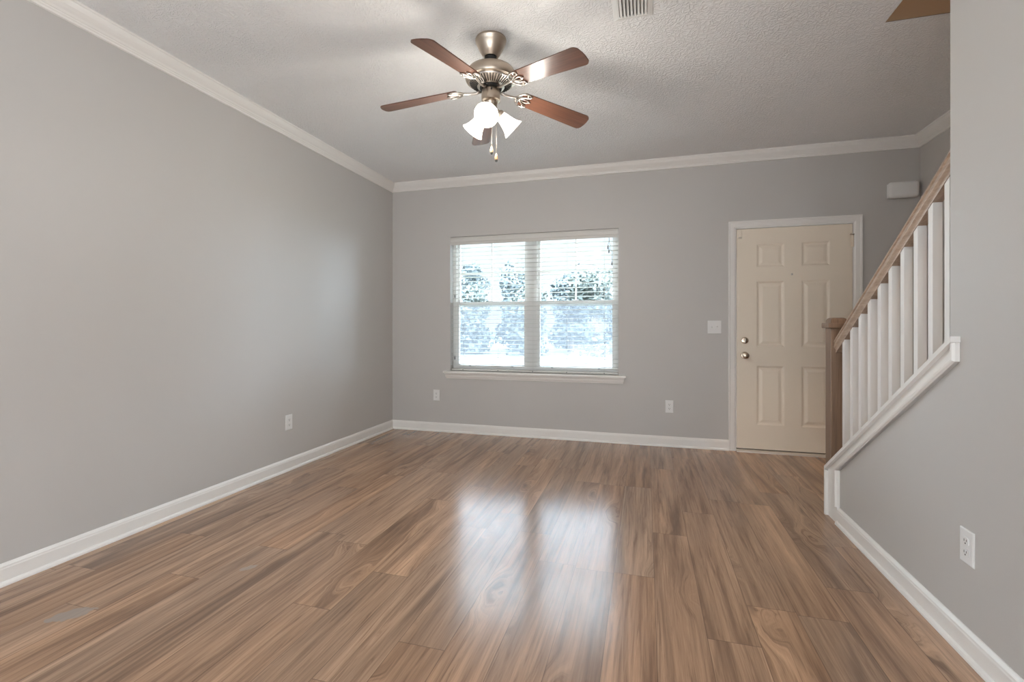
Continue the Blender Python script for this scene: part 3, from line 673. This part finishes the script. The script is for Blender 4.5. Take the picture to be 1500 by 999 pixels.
# ------------------------------------------------------------------ wall plates
def new_obj(name, bm, m, parent, smooth=False):
    bmesh.ops.recalc_face_normals(bm, faces=bm.faces)
    me = bpy.data.meshes.new(name); bm.to_mesh(me); bm.free(); me.materials.append(m)
    if smooth: me.polygons.foreach_set('use_smooth', [True]*len(me.polygons)); me.set_sharp_from_angle(angle=math.radians(40))
    o = bpy.data.objects.new(name, me); C.objects.link(o); o.parent = parent; return o
def make_outlet(label, loc, rz):
    t = thing('wall_outlet', label, 'outlet', loc, 'white wall outlets'); t.rotation_euler = (0, 0, rz)   # faces local -y, wall plane at y=0
    w2, h2 = 0.036, 0.059
    bm = B(); A0 = [(-w2, -h2), (w2, -h2), (w2, h2), (-w2, h2)]
    prev = [bm.verts.new((x, 0, z)) for x, z in A0]; bm.faces.new(prev)
    for ins, y in ((0.0, -0.0025), (0.0015, -0.0045), (0.004, -0.0055)):
        cur = [bm.verts.new((x-math.copysign(ins, x), y, z-math.copysign(ins, z))) for x, z in A0]
        for k in range(4): bm.faces.new((prev[k], prev[(k+1) % 4], cur[(k+1) % 4], cur[k]))
        prev = cur
    bm.faces.new(prev); new_obj('cover_plate', bm, M_plate, t)
    for zc in (-0.0195, 0.0195):
        bm = B(); pts = []
        for q in range(24):
            a = 2*PI*q/24; pts.append((max(-0.0165, min(0.0165, 0.0175*math.cos(a)*1.05)), zc+max(-0.0135, min(0.0135, 0.0165*math.sin(a)))))
        prism(bm, pts, -0.0078, -0.0052, 'Y'); rc = new_obj('receptacle', bm, M_plate, t)
        bm = B()
        box(bm, -0.0075, -0.0050, -0.0081, -0.0077, zc-0.002, zc+0.0065); box(bm, 0.0048, 0.0072, -0.0081, -0.0077, zc-0.001, zc+0.0065)
        lathe(bm, [(0, 0), (0.0028, 0), (0.0028, 0.0004), (0, 0.0004)], 12, Matrix.Translation((0, -0.0077, zc-0.0075)) @ Matrix.Rotation(PI/2, 4, 'X'))
        new_obj('slots', bm, M_dark, rc)
    bm = B(); lathe(bm, [(0, 0), (0.0032, 0), (0.0028, 0.001), (0, 0.0014)], 14, Matrix.Translation((0, -0.0054, 0)) @ Matrix.Rotation(PI/2, 4, 'X')); new_obj('screw', bm, M_plastic, t)
    return t
proto = make_outlet('white outlet low on the left wall', (XL, 3.105, 0.375), PI/2)
def copy_tree(o, label, loc, rz):
    c = o.copy(); C.objects.link(c); c.location = loc; c.rotation_euler = (0, 0, rz); c['label'] = label
    for p_ in o.children:
        d = p_.copy(); C.objects.link(d); d.parent = c
        for q_ in p_.children:
            e = q_.copy(); C.objects.link(e); e.parent = d
    return c
copy_tree(proto, 'white outlet below the left end of the window', (-2.172, YB, 0.388), 0)
copy_tree(proto, 'white outlet between the window and the front door', (0.214, YB, 0.375), 0)
copy_tree(proto, 'white outlet on the stair wall near the camera, largest of the outlets', (XS, 1.990, 0.372), -PI/2)

sw = thing('light_switch', 'white two-gang light switch plate left of the front door', 'light switch', (0.607, YB, 1.124))
bm = B(); box(bm, 0.607-0.0585, 0.607+0.0585, YB-0.0055, YB, 1.124-0.059, 1.124+0.059, 0.002); obj('cover_plate', bm, M_plate, sw)
for i, dx in enumerate((-0.023, 0.023)):
    sg = 1 if i == 0 else -1
    bm = B(); prism(bm, [(YB-0.0050, 1.124-0.008), (YB-0.0050, 1.124+0.008), (YB-0.0145, 1.124+0.003+0.006*sg), (YB-0.0145, 1.124-0.003+0.006*sg)], 0.607+dx-0.0045, 0.607+dx+0.0045, 'X'); tg = obj('toggle', bm, M_plate, sw)
    bm = B(); box(bm, 0.607+dx-0.006, 0.607+dx+0.006, YB-0.0060, YB-0.0053, 1.124-0.0125, 1.124+0.0125); obj('toggle_slot', bm, M_plastic, tg)
    for dz in (-0.030, 0.030):
        bm = B(); lathe(bm, [(0, 0), (0.003, 0), (0.0025, 0.001), (0, 0.0013)], 12, face_y(0.607+dx, YB-0.0055, 1.124+dz)); obj('screw', bm, M_plastic, sw, True)

chm = thing('door_chime', 'white rounded door chime box high on the wall right of the door', 'door chime', (2.055, YB, 2.26))
bm = B(); box(bm, 1.945, 2.160, YB-0.062, YB-0.006, 2.194, 2.330, 0.026, 5); obj('cover', bm, M_plastic, chm, True)
bm = B(); box(bm, 1.953, 2.152, YB-0.008, YB, 2.204, 2.320); obj('back_plate', bm, M_plastic, chm)

# warm lamp upstairs in the stairwell
ld = bpy.data.lights.new('stairwell_lamp', 'POINT'); ld.energy = 48; ld.color = (1.0, 0.70, 0.45); ld.shadow_soft_size = 0.12
lo_ = bpy.data.objects.new('stairwell_lamp', ld); C.objects.link(lo_); lo_.location = (1.65, 1.20, 4.60)

# ------------------------------------------------------------------ outdoors
M_lawn = mat('bright_lawn', (0.42, 0.42, 0.28), 0.9); g = N(M_lawn)
g.l(g.ramp(g.noise(g.obj(), 1.2, 4.0), [(0.35, (0.060, 0.066, 0.042)), (0.65, (0.09, 0.09, 0.062))]), g.b.inputs['Base Color'])
bm = B(); box(bm, -40, 25, 4.90, 60, -0.40, -0.20); struct(obj('ground', bm, M_lawn), 'lawn outside the window', 'ground')
def leafmat(name, a, b_):
    m = mat(name, a, 0.6); g = N(m); g.l(g.ramp(g.noise(g.obj(), 1.6, 3.0), [(0.35, a), (0.65, b_)]), g.b.inputs['Base Color']); return m
leafs = [leafmat('leaves_grey_green', (0.040, 0.050, 0.045), (0.075, 0.088, 0.078)), leafmat('leaves_blue_green', (0.038, 0.050, 0.052), (0.070, 0.086, 0.088))]
M_bark = mat('grey_bark', (0.16, 0.13, 0.11), 0.9)
def tree(x, y, h, r, k):
    t = thing('tree', 'bushy grey green tree beyond the lawn outside the window', 'tree', (x, y, -0.2), 'trees beyond the lawn')
    bm = B(); tube(bm, [(x, y, -0.2), (x+0.1, y, h*0.35), (x+0.05, y+0.1, h*0.75)], [0.16, 0.12, 0.05], 8)
    for q in range(4):
        a = q*1.7+k; tube(bm, [(x+0.1, y, h*(0.25+0.08*q)), (x+0.1+math.cos(a)*r*0.6, y+math.sin(a)*r*0.5, h*(0.45+0.1*q))], [0.06, 0.02], 6)
    obj('trunk', bm, M_bark, t)
    bm = B()
    lumps = [(random.uniform(-0.45, 0.45)*r, random.uniform(-0.45, 0.45)*r, random.uniform(0.06, 0.84)*h, random.uniform(0.38, 0.58)*r) for _ in range(17)]
    for lx, ly, lz, lr in lumps:
        for _ in range(150):
            d = Vector((random.gauss(0, 1), random.gauss(0, 1), random.gauss(0, 1))).normalized()*lr*random.uniform(0.55, 1.05)
            p = Vector((x+lx, y+ly, -0.2+lz)) + Vector((d.x, d.y, d.z*0.85))
            if p.z < -0.15: continue
            s_ = random.uniform(0.08, 0.17); u_ = Vector((random.gauss(0, 1), random.gauss(0, 1), random.gauss(0, 1))).normalized(); v_ = u_.orthogonal().normalized()
            bm.faces.new([bm.verts.new(p+u_*s_), bm.verts.new(p+v_*s_*0.55), bm.verts.new(p-u_*s_), bm.verts.new(p-v_*s_*0.55)])
    obj('foliage', bm, leafs[k % 2], t)
hs = [3.9, 4.4, 3.4, 4.6, 3.7, 4.9, 3.5, 4.2, 4.5, 3.6, 4.8, 4.0, 4.6]
for k, h in enumerate(hs):
    tree(-14.4+1.52*k, 21.5+(3.1 if k % 2 else 0)+random.uniform(-0.15, 0.15), h*(1.1 if k % 2 else 1.0)+random.uniform(-0.2, 0.2), 1.28, k)

for k in range(8):
    tree(-16.5+3.0*k, 28.2+random.uniform(-0.15, 0.15), 4.9+random.uniform(-0.5, 0.6), 1.32, k+1)

for o in bpy.data.objects:
    if '_loc' in o: del o['_loc']
